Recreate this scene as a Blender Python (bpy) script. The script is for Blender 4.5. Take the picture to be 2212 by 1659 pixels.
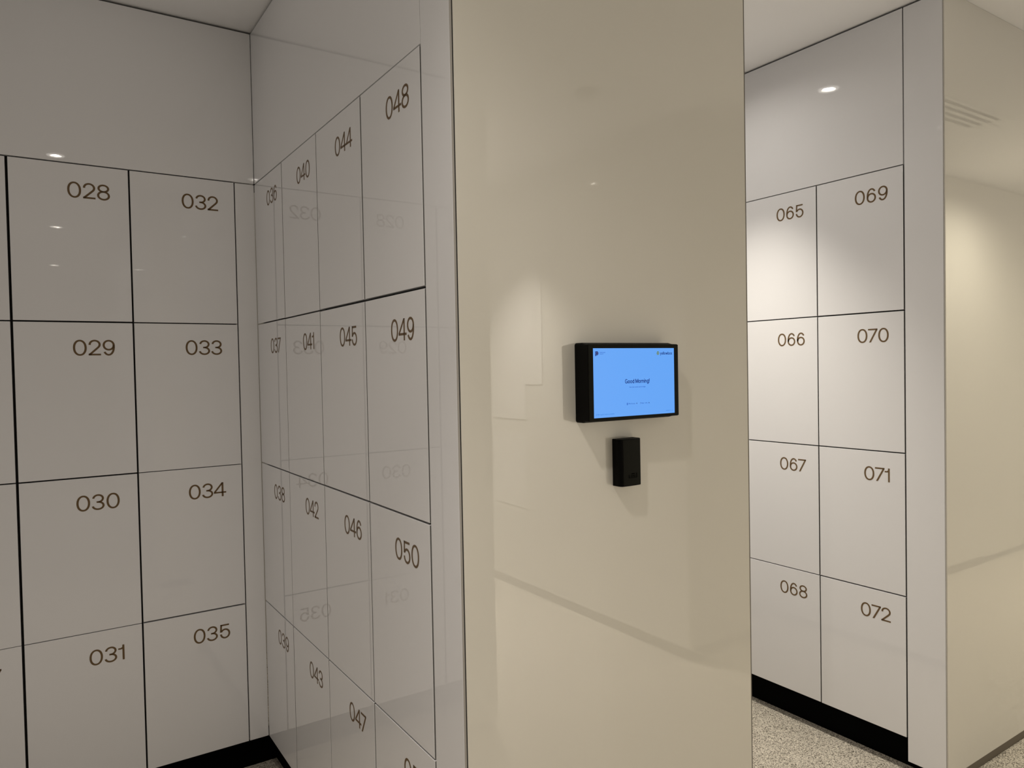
import bpy, bmesh, math, random
from mathutils import Vector, Matrix

random.seed(11)
S = bpy.context.scene
for o in list(bpy.data.objects):
    bpy.data.objects.remove(o)
COL = S.collection

# ------------------------------------------------------------------ camera
FPX = 1578.53
cam_d = bpy.data.cameras.new('camera')
cam_d.sensor_fit = 'HORIZONTAL'
cam_d.sensor_width = 36.0
cam_d.lens = 36.0 * FPX / 2212.0
cam_d.clip_start = 0.02
cam_d.clip_end = 60
cam = bpy.data.objects.new('camera', cam_d)
COL.objects.link(cam)
RGT = Vector((0.83333473, -0.55242991, -0.01935011))
UP = Vector((0.02901928, 0.00876411, 0.99954043))
FWD = Vector((0.55200645, 0.83351328, -0.02333455))
cam.matrix_world = Matrix(((RGT.x, UP.x, -FWD.x, -0.71097),
                           (RGT.y, UP.y, -FWD.y, -2.75815),
                           (RGT.z, UP.z, -FWD.z, 1.47481),
                           (0, 0, 0, 1)))
S.camera = cam

# ------------------------------------------------------------------ exposure, world
S.view_settings.view_transform = 'Standard'
S.view_settings.look = 'None'
S.view_settings.gamma = 1.0
S.view_settings.use_curve_mapping = False
S.view_settings.exposure = 0.0
S.cycles.max_bounces = 16
S.cycles.caustics_reflective = False
S.cycles.diffuse_bounces = 9
S.cycles.glossy_bounces = 8
S.cycles.sample_clamp_indirect = 40.0
W = bpy.data.worlds.new('world')
S.world = W
W.use_nodes = True
# soft light that has bounced around the hall many times: the renderer's fast global illumination
AMBIENT = 0.35
W.node_tree.nodes['Background'].inputs[0].default_value = (1.04, 0.955, 0.86, 1)
W.node_tree.nodes['Background'].inputs[1].default_value = AMBIENT
S.cycles.use_fast_gi = True
S.cycles.fast_gi_method = 'REPLACE'
S.cycles.ao_bounces_render = 2
W.light_settings.distance = 0.5
W.light_settings.ao_factor = 1.0
LAMP_POWER = dict(corridor=90.0, wide=33.0, right=122.0, opposite=860.0, passage=15.0, deep=30.0, far=250.0)
LAMP_COLOR = dict(corridor=(1.05, 0.97, 0.90), wide=(1.05, 0.97, 0.89), right=(1.03, 0.965, 0.86), opposite=(1.03, 0.97, 0.90), passage=(1.02, 0.96, 0.92), deep=(1.0, 0.97, 0.90), far=(1.05, 0.97, 0.80))
LENS_GLOW = 420.0
LAMP_CONE = dict(corridor=72.0, wide=125.0, right=80.0, opposite=85.0, passage=120.0, deep=120.0, far=165.0)

# ------------------------------------------------------------------ measures (metres, floor at z = 0)
Z4, Z3, Z2, Z1, Z0 = 2.1600, 1.64887, 1.14053, 0.62823, 0.11862   # locker row lines, top to bottom
ROWS = [Z4, Z3, Z2, Z1, Z0]
ZC = 2.709                                   # ceiling line
A_COLS = [-1.0872, -0.7480, -0.4093, -0.0702]
B_COLS = [0.0, -0.3409, -0.6835, -1.0214, -1.3586]
D_COLS = [-0.0070, -0.3480, -0.6890, -1.0297, -1.3706]
XD = 1.8760
YC = -1.4956
XC = 0.8734
FL = -0.010                                  # top of the floor
YO = -2.76                                   # faces of the opposite row
TH = 0.019                                   # door and panel thickness


# ------------------------------------------------------------------ materials
def new_mat(name):
    m = bpy.data.materials.new(name)
    m.use_nodes = True
    nt = m.node_tree
    return m, nt, nt.nodes['Principled BSDF']


def gloss(name, col, rough=0.035, wave=0.0, scale=3.0, ior=1.5):
    m, nt, b = new_mat(name)
    b.inputs['Base Color'].default_value = (*col, 1)
    b.inputs['Roughness'].default_value = rough
    b.inputs['IOR'].default_value = ior
    if wave > 0:
        tc = nt.nodes.new('ShaderNodeTexCoord')
        n = nt.nodes.new('ShaderNodeTexNoise')
        n.inputs['Scale'].default_value = scale
        n.inputs['Detail'].default_value = 2.0
        bp = nt.nodes.new('ShaderNodeBump')
        bp.inputs['Strength'].default_value = 1.0
        bp.inputs['Distance'].default_value = wave
        nt.links.new(tc.outputs['Object'], n.inputs['Vector'])
        nt.links.new(n.outputs['Fac'], bp.inputs['Height'])
        nt.links.new(bp.outputs['Normal'], b.inputs['Normal'])
    return m


M_WHITE = gloss('white_gloss_lacquer', (0.81, 0.80, 0.795), 0.008, 0.00002, 7.0, 1.55)
M_CREAM = gloss('cream_gloss_lacquer', (0.735, 0.705, 0.625), 0.008, 0.00004, 9.0, 1.55)
M_EDGE = gloss('panel_edge_band', (0.13, 0.115, 0.09), 0.45)
M_BAND = gloss('taupe_edge_band', (0.48, 0.45, 0.40), 0.3)
M_DOOREDGE_SHADE = gloss('door_edge_shade', (0.17, 0.165, 0.155), 0.45)  # shade on the white upright door edges, put into the colour
M_BLACK = gloss('black_recess', (0.004, 0.004, 0.004), 0.7)
M_PLINTH = gloss('black_plinth_laminate', (0.001, 0.001, 0.001), 0.8, ior=1.12)
M_CARCASS = gloss('dark_carcass_board', (0.010, 0.010, 0.010), 0.6)
M_DIGIT = gloss('bronze_print', (0.150, 0.093, 0.043), 0.35, ior=1.3)
M_SKIRT = gloss('taupe_skirting', (0.16, 0.135, 0.10), 0.5)
M_PLASTIC = gloss('black_plastic', (0.0012, 0.0012, 0.0012), 0.5, ior=1.18)
M_PLASTIC2 = gloss('charcoal_plastic', (0.011, 0.011, 0.0085), 0.6, ior=1.15)
M_EMBLEM = gloss('gloss_black_print', (0.0003, 0.0003, 0.0003), 0.9, ior=1.03)
M_TRIM = gloss('downlight_trim_white', (0.78, 0.76, 0.70), 0.4)
M_PATCH = gloss('white_board', (0.83, 0.80, 0.73), 0.4)
M_GREY = gloss('grey_metal_grille', (0.22, 0.21, 0.19), 0.5)
M_DARKDEV = gloss('dark_device', (0.12, 0.11, 0.10), 0.5)


def ceiling_mat():
    m, nt, b = new_mat('ceiling_paint')
    tc = nt.nodes.new('ShaderNodeTexCoord')
    n = nt.nodes.new('ShaderNodeTexNoise')
    n.inputs['Scale'].default_value = 6
    r = nt.nodes.new('ShaderNodeValToRGB')
    r.color_ramp.elements[0].color = (0.86, 0.85, 0.835, 1)
    r.color_ramp.elements[1].color = (0.89, 0.88, 0.865, 1)
    nt.links.new(tc.outputs['Object'], n.inputs['Vector'])
    nt.links.new(n.outputs['Fac'], r.inputs['Fac'])
    nt.links.new(r.outputs['Color'], b.inputs['Base Color'])
    b.inputs['Roughness'].default_value = 0.9
    b.inputs['Specular IOR Level'].default_value = 0.2
    return m


def floor_mat():
    m, nt, b = new_mat('speckled_terrazzo_tile')
    N, L = nt.nodes, nt.links
    tc = N.new('ShaderNodeTexCoord')
    n1 = N.new('ShaderNodeTexNoise')
    n1.inputs['Scale'].default_value = 250
    n1.inputs['Detail'].default_value = 3
    n1.inputs['Roughness'].default_value = 0.62
    L.new(tc.outputs['Object'], n1.inputs['Vector'])
    r1 = N.new('ShaderNodeValToRGB')
    e = r1.color_ramp.elements
    e[0].position = 0.36
    e[0].color = (0.06, 0.05, 0.036, 1)
    e[1].position = 0.66
    e[1].color = (0.86, 0.79, 0.66, 1)
    for p, c in ((0.42, (0.19, 0.165, 0.125)), (0.48, (0.54, 0.485, 0.39)), (0.56, (0.68, 0.62, 0.51))):
        x = e.new(p)
        x.color = (*c, 1)
    L.new(n1.outputs['Fac'], r1.inputs['Fac'])
    # joints: 115.5 mm grid
    mp = N.new('ShaderNodeMapping')
    P = 0.1155
    mp.inputs['Location'].default_value = (-1.764 / P + 40, 0.857 / P + 40, 0)
    mp.inputs['Scale'].default_value = (1 / P, 1 / P, 1)
    L.new(tc.outputs['Object'], mp.inputs['Vector'])
    fr = N.new('ShaderNodeVectorMath')
    fr.operation = 'FRACTION'
    L.new(mp.outputs['Vector'], fr.inputs[0])
    sx = N.new('ShaderNodeSeparateXYZ')
    L.new(fr.outputs['Vector'], sx.inputs[0])
    outs = []
    for ax in ('X', 'Y'):
        lo = N.new('ShaderNodeMath')
        lo.operation = 'PINGPONG'
        lo.inputs[1].default_value = 0.5
        L.new(sx.outputs[ax], lo.inputs[0])
        lt = N.new('ShaderNodeMath')
        lt.operation = 'LESS_THAN'
        lt.inputs[1].default_value = 0.013
        L.new(lo.outputs[0], lt.inputs[0])
        outs.append(lt)
    mx = N.new('ShaderNodeMath')
    mx.operation = 'MAXIMUM'
    L.new(outs[0].outputs[0], mx.inputs[0])
    L.new(outs[1].outputs[0], mx.inputs[1])
    mul = N.new('ShaderNodeMath')
    mul.operation = 'MULTIPLY'
    mul.inputs[1].default_value = 0.75
    L.new(mx.outputs[0], mul.inputs[0])
    mix = N.new('ShaderNodeMix')
    mix.data_type = 'RGBA'
    L.new(mul.outputs[0], mix.inputs[0])
    L.new(r1.outputs['Color'], mix.inputs[6])
    mix.inputs[7].default_value = (0.66, 0.60, 0.50, 1)
    L.new(mix.outputs[2], b.inputs['Base Color'])
    b.inputs['Roughness'].default_value = 0.75
    b.inputs['Specular IOR Level'].default_value = 0.25
    bp = N.new('ShaderNodeBump')
    bp.inputs['Distance'].default_value = 0.0006
    bp.inputs['Strength'].default_value = 0.6
    L.new(n1.outputs['Fac'], bp.inputs['Height'])
    L.new(bp.outputs['Normal'], b.inputs['Normal'])
    return m


def emit(name, col, strength=1.0):
    m = bpy.data.materials.new(name)
    m.use_nodes = True
    nt = m.node_tree
    nt.nodes.remove(nt.nodes['Principled BSDF'])
    e = nt.nodes.new('ShaderNodeEmission')
    e.inputs[0].default_value = (*col, 1)
    e.inputs[1].default_value = strength
    nt.links.new(e.outputs[0], nt.nodes['Material Output'].inputs[0])
    if strength <= 1.0:
        m.cycles.emission_sampling = 'NONE'
    return m


M_CEIL = ceiling_mat()
M_FLOOR = floor_mat()
M_RING = emit('frosted_lamp_ring', (1.0, 0.95, 0.86), 3.5)
M_LAMP = emit('lamp_face', (1.0, 0.95, 0.88), LENS_GLOW)


def lin(c):
    return tuple((v / 255 / 12.92) if v / 255 <= 0.04045 else ((v / 255 + 0.055) / 1.055) ** 2.4 for v in c)


def screen_mat():
    m = bpy.data.materials.new('lit_screen')
    m.use_nodes = True
    nt = m.node_tree
    b = nt.nodes['Principled BSDF']
    b.inputs['Base Color'].default_value = (0.01, 0.01, 0.01, 1)
    b.inputs['Roughness'].default_value = 0.25
    b.inputs['Emission Strength'].default_value = 1.0
    b.inputs['Specular IOR Level'].default_value = 0.2
    b.inputs['Emission Color'].default_value = (*lin((97, 163, 244)), 1)
    return m


M_SCREEN = screen_mat()
M_NAVY = emit('screen_navy', lin((14, 22, 110)))
M_BLUE = emit('screen_mid_blue', lin((28, 74, 176)))
M_FAINT = emit('screen_faint_blue', lin((66, 128, 214)))
M_OLIVE = emit('screen_olive', lin((108, 132, 88)))
M_OLIVE2 = emit('screen_olive_light', lin((118, 140, 112)))
M_GREYBLUE = emit('screen_grey', lin((112, 122, 150)))


# ------------------------------------------------------------------ helpers
def box(bm, x0, x1, y0, y1, z0, z1, bevel=0.0, seg=2):
    vs = [bm.verts.new((x, y, z)) for x in (x0, x1) for y in (y0, y1) for z in (z0, z1)]
    f = [(0, 1, 3, 2), (4, 6, 7, 5), (0, 4, 5, 1), (2, 3, 7, 6), (0, 2, 6, 4), (1, 5, 7, 3)]
    fs = [bm.faces.new([vs[i] for i in q]) for q in f]
    if bevel > 0:
        es = list({e for q in fs for e in q.edges})
        bmesh.ops.bevel(bm, geom=es, offset=bevel, segments=seg, profile=0.5, affect='EDGES')
    return bm


def obj(name, bm, mat, parent=None, smooth=False):
    bmesh.ops.recalc_face_normals(bm, faces=bm.faces)
    me = bpy.data.meshes.new(name)
    bm.to_mesh(me)
    bm.free()
    for m in (mat if isinstance(mat, (list, tuple)) else [mat]):
        me.materials.append(m)
    if smooth:
        for p in me.polygons:
            p.use_smooth = True
    o = bpy.data.objects.new(name, me)
    COL.objects.link(o)
    if parent:
        o.parent = parent
    return o


def tag(o, label, cat, group=None, kind=None):
    o['label'] = label
    o['category'] = cat
    if group:
        o['group'] = group
    if kind:
        o['kind'] = kind
    return o


def thing(name, label, cat, loc=(0, 0, 0), rz=0.0, group=None):
    o = bpy.data.objects.new(name, None)
    o.empty_display_size = 0.05
    COL.objects.link(o)
    o.location = loc
    o.rotation_euler = (0, 0, rz)
    return tag(o, label, cat, group)


def struct(name, boxes, mat, label, cat, bevel=0.0):
    bm = bmesh.new()
    for b in boxes:
        b = list(b)
        b[4] = FL if b[4] == 0.0 else b[4]
        box(bm, *b, bevel=bevel)
    return tag(obj(name, bm, mat), label, cat, kind='structure')


def lathe(profile, n=48):
    bm = bmesh.new()
    rings = []
    for r, z in profile:
        rings.append([bm.verts.new((r * math.cos(2 * math.pi * k / n), r * math.sin(2 * math.pi * k / n), z)) for k in range(n)])
    for a, b in zip(rings, rings[1:]):
        for k in range(n):
            bm.faces.new((a[k], a[(k + 1) % n], b[(k + 1) % n], b[k]))
    return bm


def prism(bm, pts, y0, y1):
    """polygon in the local x-z plane, y0 = front, y1 = back"""
    f = [bm.verts.new((x, y0, z)) for x, z in pts]
    b = [bm.verts.new((x, y1, z)) for x, z in pts]
    bm.faces.new(f)
    bm.faces.new(list(reversed(b)))
    n = len(pts)
    for i in range(n):
        bm.faces.new((f[i], b[i], b[(i + 1) % n], f[(i + 1) % n]))


# ------------------------------------------------------------------ printed digits (millimetres, baseline 0, height 50)
PA, PB = 3.15, 2.72


def stroke(pts, closed=False):
    """quads of an elliptical-pen stroke along pts"""
    n = len(pts)
    L, R = [], []
    for i in range(n):
        if closed:
            a, b = pts[i - 1], pts[(i + 1) % n]
        else:
            a, b = pts[max(i - 1, 0)], pts[min(i + 1, n - 1)]
        tx, ty = b[0] - a[0], b[1] - a[1]
        d = math.hypot(tx, ty)
        nx, ny = -ty / d, tx / d
        k = math.sqrt((PA * nx) ** 2 + (PB * ny) ** 2)
        ox, oy = PA * PA * nx / k, PB * PB * ny / k
        L.append((pts[i][0] + ox, pts[i][1] + oy))
        R.append((pts[i][0] - ox, pts[i][1] - oy))
    out = []
    for i in range(n if closed else n - 1):
        j = (i + 1) % n
        out.append([L[i], L[j], R[j], R[i]])
    return out


def arc(cx, cy, rx, ry, a0, a1, n=22, e=2.0):
    r = []
    for i in range(n + 1):
        t = math.radians(a0 + (a1 - a0) * i / n)
        c, s = math.cos(t), math.sin(t)
        r.append((cx + rx * math.copysign(abs(c) ** (2 / e), c), cy + ry * math.copysign(abs(s) ** (2 / e), s)))
    return r


def bez(p0, p1, p2, p3, n=10):
    r = []
    for i in range(1, n + 1):
        t = i / n
        u = 1 - t
        r.append(tuple(u ** 3 * a + 3 * u * u * t * b + 3 * u * t * t * c + t ** 3 * d for a, b, c, d in zip(p0, p1, p2, p3)))
    return r


def rect(x0, x1, y0, y1):
    return [[(x0, y0), (x1, y0), (x1, y1), (x0, y1)]]


def glyph_table():
    g = {}
    g['0'] = (38.8, 3.2, 3.2, stroke(arc(19.4, 25, 16.25, 23.3, 0, 360, 44, 2.12)[:-1], True))
    g['1'] = (18.6, 1.0, 0.5, rect(12.3, 18.6, 0, 50) + [[(0, 34.8), (7, 34.9), (12.4, 35.6), (12.4, 45.5), (11.6, 42.6), (9.6, 40.6), (6.4, 39.9), (0, 39.8)]])
    p = arc(17.9, 35.6, 14.2, 12.8, 186, -28, 24)
    q = p[-1]
    p = p + bez(q, (q[0] - 3.0, q[1] - 4.4), (20.5, 19.5), (4.2, 3.6), 10)
    g['2'] = (35.3, 1.7, 1.5, stroke(p) + rect(0, 35.3, 0, 5.4) + [[(0, 0), (8, 0), (8, 5.4), (1.9, 6.3), (0, 4.8)]])
    up = arc(18.8, 36.8, 13.8, 11.5, 176, -90, 26)
    lo = [(19, 25.3)] + arc(18.4, 13.5, 15.4, 11.8, 88, -174, 26)
    g['3'] = (37.0, 1.2, 2.5, stroke(up) + stroke(lo) + rect(14, 20, 22.6, 28.0))
    g['4'] = (41.9, -0.2, -0.6, rect(26.5, 32.9, 0, 50) + rect(0, 41.9, 11.9, 17.2) +
              [[(0, 11.9), (3, 11.9), (7.2, 17.2), (26.7, 41.2), (32.9, 49), (32.9, 50), (26.8, 50), (0, 17.2)]])
    g['5'] = (35.8, 4.0, 3.0, rect(2.4, 32.4, 44.6, 50) + [[(0.9, 22.4), (7.0, 22.4), (8.4, 46), (8.4, 50), (2.7, 50)]] +
              stroke(arc(18.3, 16.5, 14.4, 15.2, 152, -176, 34)))
    six = stroke(arc(17.75, 16.55, 14.6, 14.85, 0, 360, 40)[:-1], True) + \
        stroke(arc(18.4, 22.5, 15.25, 25.8, 194, 38, 26, 2.05))
    g['6'] = (35.5, 4.0, 3.8, six)
    g['9'] = (35.5, 3.8, 4.0, [[(35.5 - x, 50 - y) for x, y in q] for q in six])
    g['7'] = (36.0, -0.5, -0.5, rect(0, 35.9, 44.6, 50) + [[(3.6, 0), (10.8, 0), (35.9, 46.2), (35.9, 50), (30, 50), (28.3, 44.6)]])
    g['8'] = (37.4, 3.2, 3.0, stroke(arc(18.7, 37.7, 13.85, 10.6, 0, 360, 36)[:-1], True) +
              stroke(arc(18.7, 14.35, 15.55, 12.65, 0, 360, 40)[:-1], True))
    return g


GL = glyph_table()


def number_bm(text, xr, zb):
    """digits right-aligned at xr with baseline zb, printed on the front plane y = 0"""
    items = []
    x = 0.0
    for i, ch in enumerate(text):
        w, l, r, polys = GL[ch]
        if i:
            x += GL[text[i - 1]][2] + l
        items.append((x, polys))
        x += w
    bm = bmesh.new()
    for ox, polys in items:
        for q in polys:
            prism(bm, [(xr + (ox + px - x) / 1000.0, zb + py / 1000.0) for px, py in q], -0.0003, 0.0)
    return bm


# ------------------------------------------------------------------ lockers
G = 0.0021     # half of the joint between doors
LOCKER_INFO = {}


def locker(num, origin, rz, w, h, gl=G, gr=G, gt=G, gb=G, tilt=0.0, label=None, depth=0.42, group=None):
    """origin: bottom middle of the front plane; local x to the viewer's right, local y into the wall"""
    t = thing('locker', label, 'locker', origin, rz, group)
    bm = bmesh.new()
    k = 0.016
    e = 0.0006
    x0, x1, y0, y1, z0, z1 = -w / 2 + e, w / 2 - e, TH + 0.002, depth, e, h - e
    box(bm, x0, x0 + k, y0, y1, z0, z1)
    box(bm, x1 - k, x1, y0, y1, z0, z1)
    box(bm, x0 + k, x1 - k, y0, y1, z0, z0 + k)
    box(bm, x0 + k, x1 - k, y0, y1, z1 - k, z1)
    box(bm, x0 + k, x1 - k, y1 - k, y1, z0 + k, z1 - k)
    obj('carcass', bm, M_CARCASS, t)
    # door, hinged on its left edge; its own origin on the hinge line
    bm = bmesh.new()
    hx = -w / 2 + gl
    box(bm, 0, w - gl - gr, 0, TH, gb, h - gt, bevel=0.0009, seg=2)
    d = obj('door', bm, [M_WHITE, M_DOOREDGE_SHADE], t)
    for p in d.data.polygons:      # upright edges painted grey, imitating the low light in the joints
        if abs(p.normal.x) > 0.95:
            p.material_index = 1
    d.location = (hx, 0, 0)
    d.rotation_euler = (0, 0, math.radians(tilt))
    bm = number_bm(num, w / 2 - 0.0572 - hx, h - 0.1096)
    n = obj('number', bm, M_DIGIT, d)
    n['label'] = 'bronze printed number %s' % num
    n.location = (0, -0.0001, 0)
    return t


def jit():
    return random.uniform(-0.0005, 0.0005)


TILT = {'048': -0.23, '049': -0.25, '050': -0.24, '051': -0.20}
GAP = {}
# left alcove, back wall: wide gaps near the left, thin ones elsewhere
for n_ in ('024', '025', '026', '027'):
    GAP[n_] = dict(gr=0.0036)
for n_ in ('028', '029', '030', '031'):
    GAP[n_] = dict(gl=0.0036, gr=0.0026)
for n_ in ('032', '033', '034', '035'):
    GAP[n_] = dict(gl=0.0026, gr=0.0019)
GAP['028'].update(gb=0.0026)
GAP['029'].update(gt=0.0024, gb=0.0022)
GAP['030'].update(gt=0.0024, gb=0.0011)
GAP['031'].update(gt=0.0013)
GAP['033'].update(gb=0.0012)
GAP['034'].update(gt=0.0013, gb=0.0024)
GAP['035'].update(gt=0.0024)
GAP['026'] = dict(gr=0.0036, gb=0.0009)
GAP['027'] = dict(gr=0.0036, gt=0.0008)
for n_ in ('044', '048'):
    GAP[n_] = dict(gb=0.0030)
for n_ in ('045', '049'):
    GAP[n_] = dict(gt=0.0030, gb=0.0024)
for n_ in ('069', '070', '071', '072'):
    GAP[n_] = dict(gr=0.0027)

WHERE_A = {'024': 'cut off at the left frame edge, beside locker 028', '025': 'cut off at the left frame edge, beside locker 029',
           '026': 'cut off at the left frame edge, beside locker 030', '027': 'at the left frame edge with only a 7 showing, beside locker 031'}
POS = ['top row', 'second row', 'third row', 'bottom row']


def bank(first, wall, cols, origin_of, rz, desc, group):
    num = first
    for c in range(len(cols) - 1):
        for r in range(4):
            a, b = cols[c], cols[c + 1]
            w = abs(b - a)
            zt, zb = ROWS[r], ROWS[r + 1]
            s = '%03d' % num
            g = dict(gl=G + jit(), gr=G + jit(), gt=G + jit(), gb=G + jit())
            if wall == 'B':
                g.update(gl=0.0028 + jit(), gr=0.0028 + jit())
            g.update(GAP.get(s, {}))
            if s in WHERE_A:
                lab = 'white gloss locker ' + WHERE_A[s]
            elif s == '051':
                lab = 'white gloss locker at the bottom frame edge, only digit tops showing, below locker 050'
            else:
                lab = 'white gloss locker numbered %s, %s %s' % (s, POS[r], desc)
            locker(s, origin_of((a + b) / 2, zb), rz, w, zt - zb, tilt=TILT.get(s, 0.0) + random.uniform(-0.03, 0.03),
                   label=lab, group=group, **g)
            num += 1


bank(24, 'A', A_COLS, lambda m, z: (m, 0, z), 0.0, 'of the shaded back wall', 'lockers on the back wall of the left alcove')
bank(36, 'B', B_COLS, lambda m, z: (0, m, z), -math.pi / 2, 'of the wall left of the cream panel', 'lockers on the side wall of the left alcove')
bank(61, 'D', D_COLS[1:], lambda m, z: (XD, m, z), -math.pi / 2, 'of the bright right wall', 'lockers in the bright right alcove')

# ------------------------------------------------------------------ setting
tag(obj('floor', box(bmesh.new(), -4.2, 8.2, -9.0, 1.2, -0.07, FL), M_FLOOR), 'speckled beige terrazzo floor tile with pale joints', 'floor', kind='structure')
LAMPS = [
    ('corridor', -0.545, -2.09), ('right', 1.385, -0.768), ('opposite', 1.44, -4.08), ('passage', -0.48, -4.41),
    ('deep', -0.43, -6.90), ('far', 4.60, -2.10)]  # the far lamp is added out of view to light the right cream panel


def ceiling():
    """ceiling board with round openings for the recessed lamps"""
    zc = ZC + 0.003
    bm = bmesh.new()
    edges = []

    def loop(pts):
        v = [bm.verts.new((x, y, zc)) for x, y in pts]
        for i in range(len(v)):
            edges.append(bm.edges.new((v[i], v[(i + 1) % len(v)])))

    loop([(-4.2, -9.0), (8.2, -9.0), (8.2, 1.2), (-4.2, 1.2)])
    for _, x, y in LAMPS:
        loop([(x + 0.0335 * math.cos(2 * math.pi * k / 32), y + 0.0335 * math.sin(2 * math.pi * k / 32)) for k in range(32)])
    bmesh.ops.triangle_fill(bm, use_beauty=True, use_dissolve=False, edges=edges)
    o = obj('ceiling', bm, M_CEIL)
    return tag(o, 'plain pale painted ceiling with a thin shadow gap along the locker walls', 'ceiling', kind='structure')


ceiling()
PT = ZC - 0.005     # panel tops; the ceiling sits 8 mm higher and leaves a shadow gap
BK = TH + 0.003
# left alcove
struct('wall_back', [(-1.157, -0.0010, 0, TH, Z4 + G, PT)], M_WHITE, 'white gloss panel above lockers 028 and 032 on the back wall', 'wall panel', 0.0008)
struct('trim_1', [(A_COLS[3] + 0.0019, -0.0012, 0, TH, Z0 + G, Z4 - G)], M_WHITE, 'narrow white filler strip in the corner between lockers 033 and 037', 'filler strip', 0.0008)
struct('trim_2', [(-1.157, A_COLS[0] - 0.0019, 0, TH, Z0 + G, Z4 - G)], M_WHITE, 'narrow white filler strip left of lockers 024 to 027', 'filler strip', 0.0008)
struct('wall_corner', [(0, TH, B_COLS[4] + 0.0012, -0.0010, Z4 + 0.0016, PT)], M_WHITE, 'white gloss panel above lockers 036 to 048', 'wall panel', 0.0008)
struct('trim_3', [(0, TH, -1.4845, B_COLS[4] - 0.0012, 0.036, PT)], M_WHITE, 'tall white end panel between locker 048 and the cream panel', 'end panel', 0.0008)
struct('trim_4', [(0.0005, 0.016, -1.4932, -1.4850, 0.036, PT)], M_BAND, 'thin taupe edge strip on the left corner of the cream tablet panel', 'edge strip', 0.0005)
struct('trim_9', [(0.0008, 0.0020, YC + 0.0002, -1.4934, 0.036, PT)], M_BLACK, 'thin black joint line on the left corner of the cream tablet panel', 'joint strip')
struct('wall_left', [(-1.157 - TH, -1.157, YC, -0.003, 0.036, PT)], M_WHITE, 'white side wall of the left alcove outside the frame', 'wall panel')
# block between the alcoves
struct('wall_center', [(0.0022, XC - 0.0035, YC, YC + TH, 0.036, PT)], M_CREAM, 'tall cream gloss panel carrying the tablet and card reader', 'wall panel', 0.0012)
struct('trim_5', [(XC - 0.0032, XC, YC + 0.0004, YC + TH, 0.036, PT)], M_EDGE, 'thin dark edge strip on the right side of the cream tablet panel', 'edge strip', 0.0004)
struct('wall_core', [(0.445, 0.460, YC + TH + 0.002, -0.02, 0.10, PT), (0.0225, XC - TH, YC + TH, YC + TH + 0.012, 0.0, PT + 0.008),
                     (0.0225, 0.035, YC + 0.034, 0.435, Z4 + 0.003, PT + 0.008)],
       M_BLACK, 'black backing inside the block behind the cream panel', 'backing')
struct('wall_inner', [(XC - TH, XC, YC + TH + 0.001, 0.44, 0.036, PT)], M_WHITE, 'white side wall of the right alcove behind the cream panel', 'wall panel')
# right alcove
struct('wall_side', [(XD, XD + TH, D_COLS[4] + 0.0022, 0.05, Z4 + 0.0018, PT)], M_WHITE, 'white gloss panel with a mirrored downlight above lockers 065 and 069', 'wall panel', 0.0008)
struct('trim_6', [(XD, XD + TH, -1.5035, D_COLS[4] - 0.0022, 0.036, PT)], M_WHITE, 'tall white end panel right of lockers 069 to 072', 'end panel', 0.0010)
struct('wall_rear', [(XC + 0.001, XD - 0.001, 0.0, TH, 0.11, PT)], M_WHITE, 'white rear wall of the right alcove', 'wall panel')
struct('trim_7', [(XD, XD + TH, D_COLS[1] + 0.0022, -0.002, Z0 + G, Z4 - G)], M_WHITE, 'white filler panel at the rear of the right alcove', 'filler panel')
struct('wall_right', [(XD + 0.0034, 4.02, -1.508, -1.508 + TH, 0.031, PT + 0.0076)], M_CREAM, 'tall cream gloss panel at the right frame edge', 'wall panel', 0.0012)
struct('trim_8', [(XD + 0.0008, XD + 0.0030, -1.5072, -1.5042, 0.031, PT)], M_BAND, 'thin edge strip between the white end panel and the right cream panel', 'edge strip', 0.0004)
# dark backing behind the joints
struct('wall_backing', [(-1.18, 0.022, 0.44, 0.46, 0.0, PT + 0.008), (-1.17, 0.022, 0.024, 0.034, Z4 + 0.003, PT + 0.008),
                        (XD + 0.0225, XD + 0.035, D_COLS[4], 0.05, Z4 + 0.003, PT + 0.008),
                        (XD + 0.0225, XD + 0.035, -1.485, D_COLS[4] - 0.001, 0.036, PT + 0.008)],
       M_BLACK, 'black backing boards behind the locker joints', 'backing')
# plinths
struct('baseboard_back', [(-1.157, 0.060, 0.0720, 0.085, 0.0, Z0 - 0.001)], M_PLINTH, 'black recessed plinth under lockers 031 and 035', 'plinth')
struct('baseboard_corner', [(0.0450, 0.060, -1.4700, 0.0718, 0.0, Z0 - 0.001)], M_PLINTH, 'black recessed plinth under lockers 039 to 051', 'plinth')
struct('baseboard_side', [(XD + 0.058, XD + 0.070, -1.440, 0.05, 0.0, Z0 - 0.001)], M_PLINTH,
       'black recessed plinth under lockers 068 and 072', 'plinth')
struct('baseboard_center', [(0.02, XC - 0.02, YC + 0.012, YC + 0.0165, 0.0, 0.0355)], M_SKIRT, 'recessed taupe skirting under the cream tablet panel', 'skirting')
struct('baseboard_right', [(XD + 0.02, 4.02, -1.4965, -1.487, 0.0, 0.0305)], M_SKIRT, 'recessed taupe skirting under the right cream panel', 'skirting')

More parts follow.
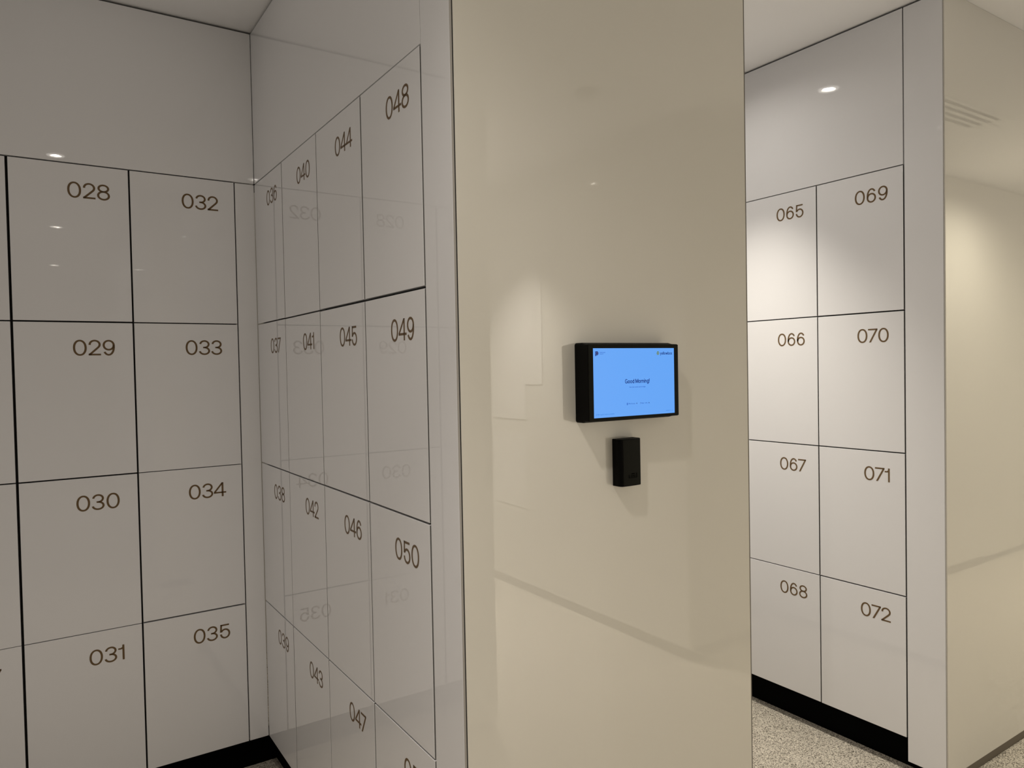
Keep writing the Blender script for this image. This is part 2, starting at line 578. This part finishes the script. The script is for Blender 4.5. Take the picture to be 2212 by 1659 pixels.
# the opposite row and the rest of the place, seen in the gloss reflections
struct('wall_opposite', [(0.0, 0.86, YO - TH, YO, 0.036, PT)], M_CREAM, 'cream panel of the opposite block, mirrored in the tablet panel', 'wall panel')
struct('wall_passage', [(-0.001, TH, -5.6, YO - TH - 0.001, 0.0, PT)], M_WHITE, 'white side wall of the passage behind the camera', 'wall panel')
struct('wall_niche', [(0.86 - TH, 0.86, -5.6, YO - TH - 0.001, 0.0, PT)], M_WHITE, 'white left side wall of the opposite niche', 'wall panel')
struct('baseboard_bay', [(2.0, 2.006, -5.6, YO - TH - 0.001, 0.0, 0.05), (2.0, 5.0, YO - 0.012, YO - 0.008, 0.0, 0.05)], M_SKIRT, 'dark skirting of the opposite niche and block', 'skirting')
struct('wall_bay', [(1.99, 1.99 + TH, -5.6, YO - TH - 0.001, 0.052, PT)], M_CREAM, 'cream right side wall of the opposite niche', 'wall panel')
struct('wall_end', [(0.86, 1.99, -5.62, -5.6, 0.0, PT)], M_WHITE, 'white end wall of the opposite niche', 'wall panel')
struct('wall_front', [(1.99, 5.0, YO - TH, YO, 0.052, PT)], M_CREAM, 'cream panel of the far opposite block', 'wall panel')
struct('wall_far', [(5.0, 8.2, YO - TH, YO, 0.036, PT)], M_CREAM, 'cream panel at the far end of the corridor', 'wall panel')
struct('wall_stub', [(-1.16, -1.16 + TH, -5.6, YO - TH, 0.0, PT), (-4.2, -1.16, YO - TH, YO, 0.0, PT)], M_CREAM, 'cream panels on the left of the passage', 'wall panel')
struct('wall_west', [(-4.2, -1.158, YC, YC + TH, 0.036, PT)], M_CREAM, 'cream panel left of the alcove outside the frame', 'wall panel')
struct('wall_outer', [(-4.22, -4.2, -9, 1.2, 0, PT + 0.01), (8.2, 8.22, -9, 1.2, 0, PT + 0.01), (-4.2, 8.2, -9.02, -9, 0, PT + 0.01),
                      (-4.2, 8.2, 1.2, 1.22, 0, PT + 0.01), (4.0, 8.2, -1.508, -1.489, 0, PT)], M_CREAM, 'outer walls of the locker hall', 'wall')


# ------------------------------------------------------------------ downlights
LAMP_LABEL = ['round recessed downlight over the corridor, mirrored above locker 028',
              'round recessed downlight of the right alcove, mirrored above locker 065',
              'round recessed downlight of the opposite niche, mirrored in the cream tablet panel',
              'round recessed downlight of the passage, mirrored in locker 028',
              'round recessed downlight deep in the passage',
              'added round downlight out of view, lighting the right cream panel']


def downlight(kind, x, y, label):
    z = ZC + 0.003
    t = thing('downlight', label, 'ceiling light', (x, y, z), 0, 'recessed round downlights')
    obj('trim_ring', lathe([(0.0300, 0.0), (0.0305, -0.004), (0.032, -0.005), (0.042, -0.004), (0.0440, 0.0), (0.0300, 0.0)]), M_RING, t, True)
    obj('reflector', lathe([(0.0300, -0.002), (0.0256, 0.006), (0.0250, 0.030), (0.0250, 0.034), (0.0335, 0.034), (0.0335, 0.0)]), M_TRIM, t, True)
    bm = bmesh.new()
    n = 32
    c = [bm.verts.new((0.0255 * math.cos(2 * math.pi * k / n), 0.0255 * math.sin(2 * math.pi * k / n), 0.006)) for k in range(n)]
    bm.faces.new(c)
    obj('lens', bm, M_LAMP, t)
    for k in ((kind, 'wide') if kind == 'corridor' else (kind,)):     # the corridor lamp has a narrow beam and a wide spill
        if LAMP_POWER[k] <= 0:
            continue
        ld = bpy.data.lights.new('lamp', 'SPOT')
        ld.energy = LAMP_POWER[k]
        ld.color = LAMP_COLOR[k]
        ld.spot_size = math.radians(LAMP_CONE[k])
        ld.spot_blend = 1.0
        ld.shadow_soft_size = 0.016
        lo = bpy.data.objects.new('lamp', ld)
        COL.objects.link(lo)
        lo.parent = t
        lo.location = (0, 0, -0.012)
    return t


for (k_, x_, y_), l_ in zip(LAMPS, LAMP_LABEL):
    downlight(k_, x_, y_, l_)


# ------------------------------------------------------------------ ceiling vent, mirrored in the right cream panel
t = thing('ceiling_vent', 'ceiling slot vent with four dark slots over the corridor', 'vent', (2.925, -2.107, ZC + 0.003))
bm = bmesh.new()
for i in range(4):
    y = -0.0675 + i * 0.045
    box(bm, -0.62, 0.62, y - 0.0115, y + 0.0115, -0.0015, 0.0)
obj('slot', bm, M_BLACK, t)
bm = bmesh.new()
for i in range(5):
    y = -0.09 + i * 0.045
    box(bm, -0.63, 0.63, y - 0.0105, y + 0.0105, -0.002, 0.0)
obj('frame', bm, M_CEIL, t)
# smoke detector mirrored faintly in the tablet panel
t = thing('smoke_detector', 'small round smoke detector on the ceiling before the opposite niche', 'smoke detector', (1.42, -2.80, ZC + 0.003))
obj('body', lathe([(0.0005, -0.030), (0.030, -0.030), (0.044, -0.018), (0.048, 0.0), (0.0005, 0.0)]), M_DARKDEV, t, True)
# pale boards added on the niche wall to imitate mirrored bright patches
for yy, zz, lab in (((-4.55, -4.15), (1.13, 2.29), 'tall pale board added as a mirrored bright patch'), ((-4.149, -3.96), (1.36, 2.19), 'narrow pale board added beside the tall one as a bright patch'),
                    ((-4.55, -4.15), (0.55, 1.03), 'low pale board added as a mirrored bright patch')):
    bm = bmesh.new()
    box(bm, 1.99 - 0.004, 1.99 - 0.0005, yy[0], yy[1], zz[0], zz[1], 0.001)
    tag(obj('patch_board', bm, M_PATCH), lab, 'board', 'boards added as bright patches in the opposite niche')

tag(obj('patch_board', box(bmesh.new(), 2.005, 2.215, YO + 0.0005, YO + 0.004, 2.135, 2.245, 0.001), M_PATCH), 'small pale sign on the far opposite block', 'board')

# ------------------------------------------------------------------ tablet kiosk
KX0, KX1 = 0.2915, 0.5640
KZ0, KZ1 = 1.3510, 1.5205
KD = 0.047
t = thing('wall_tablet', 'black wall-mounted tablet with a lit blue greeting screen on the cream panel', 'tablet', ((KX0 + KX1) / 2, YC, KZ0))
kx = (KX1 - KX0) / 2
kh = KZ1 - KZ0


def rrect(x0, x1, z0, z1, r, n=6):
    p = []
    for cx, cz, a in ((x1 - r, z1 - r, 0), (x0 + r, z1 - r, 90), (x0 + r, z0 + r, 180), (x1 - r, z0 + r, 270)):
        for i in range(n + 1):
            q = math.radians(a + 90 * i / n)
            p.append((cx + r * math.cos(q), cz + r * math.sin(q)))
    return p


def loft(bm, loops):
    rings = [[bm.verts.new((x, y, z)) for x, z in pts] for y, pts in loops]
    for a, b in zip(rings, rings[1:]):
        n = len(a)
        for i in range(n):
            bm.faces.new((a[i], a[(i + 1) % n], b[(i + 1) % n], b[i]))
    bm.faces.new(rings[0])
    bm.faces.new(list(reversed(rings[-1])))
    return bm


bm = loft(bmesh.new(), [(-0.0005, rrect(-kx, kx, -0.0018, kh + 0.0040, 0.006)),
                        (-0.020, rrect(-kx, kx, -0.0018, kh + 0.0040, 0.006)),
                        (-0.030, rrect(-kx, kx, 0.0010, kh + 0.0012, 0.005)),
                        (-KD + 0.0025, rrect(-kx, kx, 0.0022, kh + 0.0002, 0.003)),
                        (-KD + 0.0016, rrect(-kx + 0.0008, kx - 0.0008, 0.0030, kh - 0.0006, 0.002))])
obj('housing', bm, M_PLASTIC, t)
bm = bmesh.new()
SX0, SX1, SZ0, SZ1 = 0.3050 - (KX0 + KX1) / 2, 0.5502 - (KX0 + KX1) / 2, 1.3602 - KZ0, 1.5117 - KZ0
e = 0.0022
box(bm, -kx + 0.0010, SX0, -KD, -KD + 0.003, 0.0034, kh - 0.0010, 0.0004)
box(bm, SX1, kx - 0.0010, -KD, -KD + 0.003, 0.0034, kh - 0.0010, 0.0004)
box(bm, SX0, SX1, -KD, -KD + 0.003, 0.0034, SZ0, 0.0004)
box(bm, SX0, SX1, -KD, -KD + 0.003, SZ1, kh - 0.0010, 0.0004)
obj('bezel', bm, M_PLASTIC2, t)
bm = bmesh.new()
box(bm, SX0 + 0.0001, SX1 - 0.0001, -KD + 0.0006, -KD + 0.0015, SZ0 + 0.0001, SZ1 - 0.0001)
scr = obj('screen', bm, M_SCREEN, t)
scr['label'] = 'lit light blue screen with navy lettering'
FY = -KD + 0.0004
SW, SH = SX1 - SX0, SZ1 - SZ0


def text_mesh(name, body, size, cx, cz, mat, align='CENTER', width=None, bold=0.0):
    """lettering on the screen; cx, cz in fractions of the screen from its bottom left"""
    c = bpy.data.curves.new('lettering', 'FONT')
    c.body = body
    c.size = 1.0
    c.offset = bold
    c.resolution_u = 3
    o = bpy.data.objects.new('lettering', c)
    COL.objects.link(o)
    dg = bpy.context.evaluated_depsgraph_get()
    src = o.evaluated_get(dg)
    me = src.to_mesh()
    xs = [v.co.x for v in me.vertices]
    x0, x1 = min(xs), max(xs)
    sx = (width * SW / (x1 - x0)) if width else size * SH
    sz = size * SH
    px = SX0 + cx * SW
    pz = SZ0 + cz * SH
    bm = bmesh.new()
    bm.from_mesh(me)
    src.to_mesh_clear()
    bpy.data.objects.remove(o)
    sh = {'CENTER': (x0 + x1) / 2, 'LEFT': x0, 'RIGHT': x1}[align]
    for v in bm.verts:
        v.co = Vector((px + (v.co.x - sh) * sx, FY, pz + v.co.y * sz))
    o = obj(name, bm, mat, scr)
    return o


# (fractions measured on the photographed screen)
text_mesh('hint_text', 'Scan your access card to begin', 0.028, 0.523, 0.417, M_BLUE, width=0.200)
text_mesh('button_text', 'PIN Access', 0.026, 0.450, 0.172, M_BLUE, width=0.082)
text_mesh('button_text', 'Help / Info', 0.026, 0.605, 0.172, M_BLUE, width=0.080)
text_mesh('button_text', '?', 0.038, 0.557, 0.168, M_NAVY)
text_mesh('status_text', '67/68 regular lockers available', 0.026, 0.022, 0.040, M_FAINT, 'LEFT', width=0.215)
text_mesh('status_text', 'v0000213 11.4', 0.022, 0.975, 0.036, M_FAINT, 'RIGHT', width=0.095)
text_mesh('place_text', 'PARKLINE\nPLACE', 0.021, 0.077, 0.931, M_BLUE, 'LEFT', width=0.064)


def letters():
    """bold grotesque letters as pen strokes: (width, polygons), x-height 37, capitals 52"""
    global PA, PB
    keep = PA, PB
    PA, PB = 4.3, 3.7
    r = lambda x0, x1, y0, y1: rect(x0, x1, y0, y1)
    oval = lambda cx, w, h=38.0: stroke(arc(cx, 18.5, w / 2 - PA, h / 2 - PB, 0, 360, 30, 2.2)[:-1], True)
    d = {}
    d['o'] = (34, oval(17, 34))
    d['b'] = (34, oval(17, 34) + r(0, 8.6, 0, 52))
    d['d'] = (34, oval(17, 34) + r(25.4, 34, 0, 52))
    d['g'] = (34, oval(17, 34) + r(25.4, 34, 0, 37) + stroke(arc(16.5, 0, 13.2, 11.3, 0, -165, 18)))
    arch = [(27.2, 0), (27.2, 12)] + arc(16.5, 20, 10.7, 13.8, 0, 165, 16)
    d['n'] = (31.5, r(0, 8.6, 0, 37) + stroke(arch))
    d['r'] = (20, r(0, 8.6, 0, 37) + stroke(arc(17, 19, 12.7, 14.6, 165, 88, 10) + [(20, 33.4)]))
    d['i'] = (8.6, r(0, 8.6, 0, 37) + r(0, 8.6, 43.5, 52))
    d['l'] = (8.6, r(0, 8.6, 0, 52))
    d['e'] = (34, stroke(arc(17, 18.5, 12.7, 15.3, 8, 318, 30)) + r(4, 33, 15.6, 21.8))
    d['y'] = (34, stroke([(4.4, 37), (17, 2)]) + stroke([(29.6, 37), (16, -4), (11.5, -10.5), (3.5, -11)]))
    d['w'] = (50, stroke([(4.2, 37), (14.5, 1)]) + stroke([(14.5, 1), (25, 36)]) + stroke([(25, 36), (35.5, 1)]) + stroke([(35.5, 1), (45.8, 37)]))
    d['x'] = (33, stroke([(4.6, 37), (28.4, 0)]) + stroke([(28.4, 37), (4.6, 0)]))
    d['M'] = (49, r(0, 9, 0, 52) + r(40, 49, 0, 52) + stroke([(5, 49), (24.5, 4)]) + stroke([(24.5, 4), (44, 49)]))
    d['G'] = (47, stroke(arc(23.5, 26, 19.2, 23.2, 38, 360, 36, 2.1)) + r(25, 47, 20.5, 27.5) + r(39.5, 47, 2, 24))
    d['!'] = (8.6, r(0, 8.6, 0, 8) + r(0, 8.6, 15, 52))
    d[' '] = (12, [])
    PA, PB = keep
    return d


LET = letters()


def bold_text(name, body, cx, cz, width, mat, align='CENTER'):
    x = 0.0
    polys = []
    for ch in body:
        w, ps = LET[ch]
        for q in ps:
            polys.append([(x + a, b) for a, b in q])
        x += w + 5.0
    x -= 5.0
    k = width * SW / x                     # metres per unit across
    kz = k * 1.05
    x0 = SX0 + cx * SW - {'CENTER': 0.5, 'RIGHT': 1.0}[align] * x * k
    z0 = SZ0 + cz * SH
    bm = bmesh.new()
    for n, q in enumerate(polys):
        bm.faces.new([bm.verts.new((x0 + a * k, FY - 0.000004 * (n % 5), z0 + b * kz)) for a, b in q])
    return obj(name, bm, mat, scr)


bold_text('greeting_text', 'Good Morning!', 0.523, 0.482, 0.305, M_NAVY)
bold_text('brand_text', 'yellowbox', 0.974, 0.900, 0.158, M_NAVY, 'RIGHT')


def flat(name, polys, mat):
    bm = bmesh.new()
    for pts in polys:
        bm.faces.new([bm.verts.new((SX0 + x * SW, FY, SZ0 + z * SH)) for x, z in pts])
    return obj(name, bm, mat, scr)


AS = SW / SH


def circ(cx, cz, r, a0=0, a1=360, n=20):
    return [(cx + r / AS * math.cos(math.radians(a0 + (a1 - a0) * i / n)), cz + r * math.sin(math.radians(a0 + (a1 - a0) * i / n))) for i in range(n + 1)]


def ring(cx, cz, r0, r1, a0, a1, n=14):
    a, b = circ(cx, cz, r0, a0, a1, n), circ(cx, cz, r1, a0, a1, n)
    return [[a[i], a[i + 1], b[i + 1], b[i]] for i in range(n)]


# P emblem: stem, bowl ring, dark dot
flat('place_emblem', [[(0.026, 0.887), (0.035, 0.887), (0.035, 0.955), (0.026, 0.955)]] + ring(0.0445, 0.928, 0.019, 0.029, -130, 130), M_NAVY)
flat('place_emblem', ring(0.0445, 0.928, 0.012, 0.019, 0, 360, 20), M_GREYBLUE)
flat('place_emblem', [circ(0.0445, 0.928, 0.012)[:-1]], M_NAVY)
# cube emblem: hexagon cut by a Y
hx, hz, hr = 0.789, 0.923, 0.034
P6 = [(hx + hr / AS * 0.95 * math.sin(math.radians(60 * k)), hz + hr * math.cos(math.radians(60 * k))) for k in range(6)]
q = 0.12


def shrink(pts, f):
    cx = sum(p[0] for p in pts) / len(pts)
    cz = sum(p[1] for p in pts) / len(pts)
    return [(cx + (x - cx) * f, cz + (z - cz) * f) for x, z in pts]


flat('brand_emblem', [shrink([P6[5], P6[0], P6[1], (hx, hz)], 0.84)], M_OLIVE)
flat('brand_emblem', [shrink([P6[1], P6[2], P6[3], (hx, hz)], 0.84)], M_OLIVE2)
flat('brand_emblem', [shrink([P6[3], P6[4], P6[5], (hx, hz)], 0.84)], M_OLIVE)
# keypad icon and small arrows beside the two buttons
flat('button_icon', [[(x, z), (x + 0.005, z), (x + 0.005, z + 0.0085), (x, z + 0.0085)] for x in (0.389, 0.3955) for z in (0.164, 0.175, 0.186)] +
     [[(0.3885, 0.163), (0.401, 0.163), (0.401, 0.166), (0.3885, 0.166)]], M_BLUE)
flat('button_icon', [[(0.505, 0.181), (0.515, 0.191), (0.515, 0.171)]], M_NAVY)
flat('button_icon', [[(0.660, 0.179), (0.665, 0.190), (0.670, 0.179), (0.665, 0.168)]], M_NAVY)

# ------------------------------------------------------------------ card reader below the tablet
RX0, RX1, RZ0, RZ1, RD = 0.3960, 0.4605, 1.1992, 1.3062, 0.030
t = thing('card_reader', 'small black card reader under the wall tablet', 'card reader', ((RX0 + RX1) / 2, YC, RZ0))
rw, rh = (RX1 - RX0) / 2, RZ1 - RZ0


def reader_profile():
    # horizontal section: flat sides, rounded front corners, slightly bulged front
    p = [(-rw, 0.0), (-rw, -0.016)]
    for i in range(1, 8):
        a = math.radians(90 * i / 8)
        p.append((-rw + 0.007 * (1 - math.cos(a)), -0.016 - 0.0125 * math.sin(a)))
    for i in range(0, 9):
        u = -1 + i / 4
        p.append((u * (rw - 0.007), -0.0285 - 0.0015 * (1 - u * u)))
    for i in range(7, 0, -1):
        a = math.radians(90 * i / 8)
        p.append((rw - 0.007 * (1 - math.cos(a)), -0.016 - 0.0125 * math.sin(a)))
    p += [(rw, -0.016), (rw, 0.0)]
    return p


pr = reader_profile()
bm = bmesh.new()
zs = [(0.0, 0.985), (0.0012, 1.0), (rh - 0.0012, 1.0), (rh, 0.985)]
rings = []
for z, s in zs:
    rings.append([bm.verts.new((x * s, -0.0005 + y * s, z)) for x, y in pr])
for a, b in zip(rings, rings[1:]):
    for i in range(len(pr)):
        j = (i + 1) % len(pr)
        bm.faces.new((a[i], a[j], b[j], b[i]))
bm.faces.new(rings[0])
bm.faces.new(rings[-1])
obj('housing', bm, M_PLASTIC, t)
bm = bmesh.new()
cols = [p for p in pr if abs(p[0]) <= rw - 0.0069]
fr = [[bm.verts.new((x, -0.0012 + y, z)) for x, y in cols] for z in (0.002, rh - 0.002)]
for i in range(len(cols) - 1):
    bm.faces.new((fr[0][i], fr[0][i + 1], fr[1][i + 1], fr[1][i]))
obj('front_cover', bm, M_PLASTIC2, t)
bm = bmesh.new()
ex, ez, ew, eh, lw = 0.0015, 0.0185, 0.0120, 0.0100, 0.0008
yb, yf = -0.0310, -0.0316
for b_ in ((-ew, ew, 0, lw), (-ew, -ew + lw, 0, eh * 0.75), (ew - lw, ew, 0, eh), (-ew * 0.35, ew * 0.45, eh - 0.0016, eh), (ew - 0.003, ew, eh - lw, eh),
           (-0.0062, -0.0055, 0.0022, 0.0065), (-0.0030, -0.0022, 0.0022, 0.0065), (-0.0006, 0.0001, 0.0022, 0.0065), (0.0024, 0.0031, 0.0022, 0.0065),
           (0.0058, 0.0064, 0.0022, 0.0065), (0.0031, 0.0058, 0.0022, 0.0029)):
    box(bm, ex + b_[0], ex + b_[1], yf, yb, ez + b_[2], ez + b_[3])
obj('emblem', bm, M_EMBLEM, t)
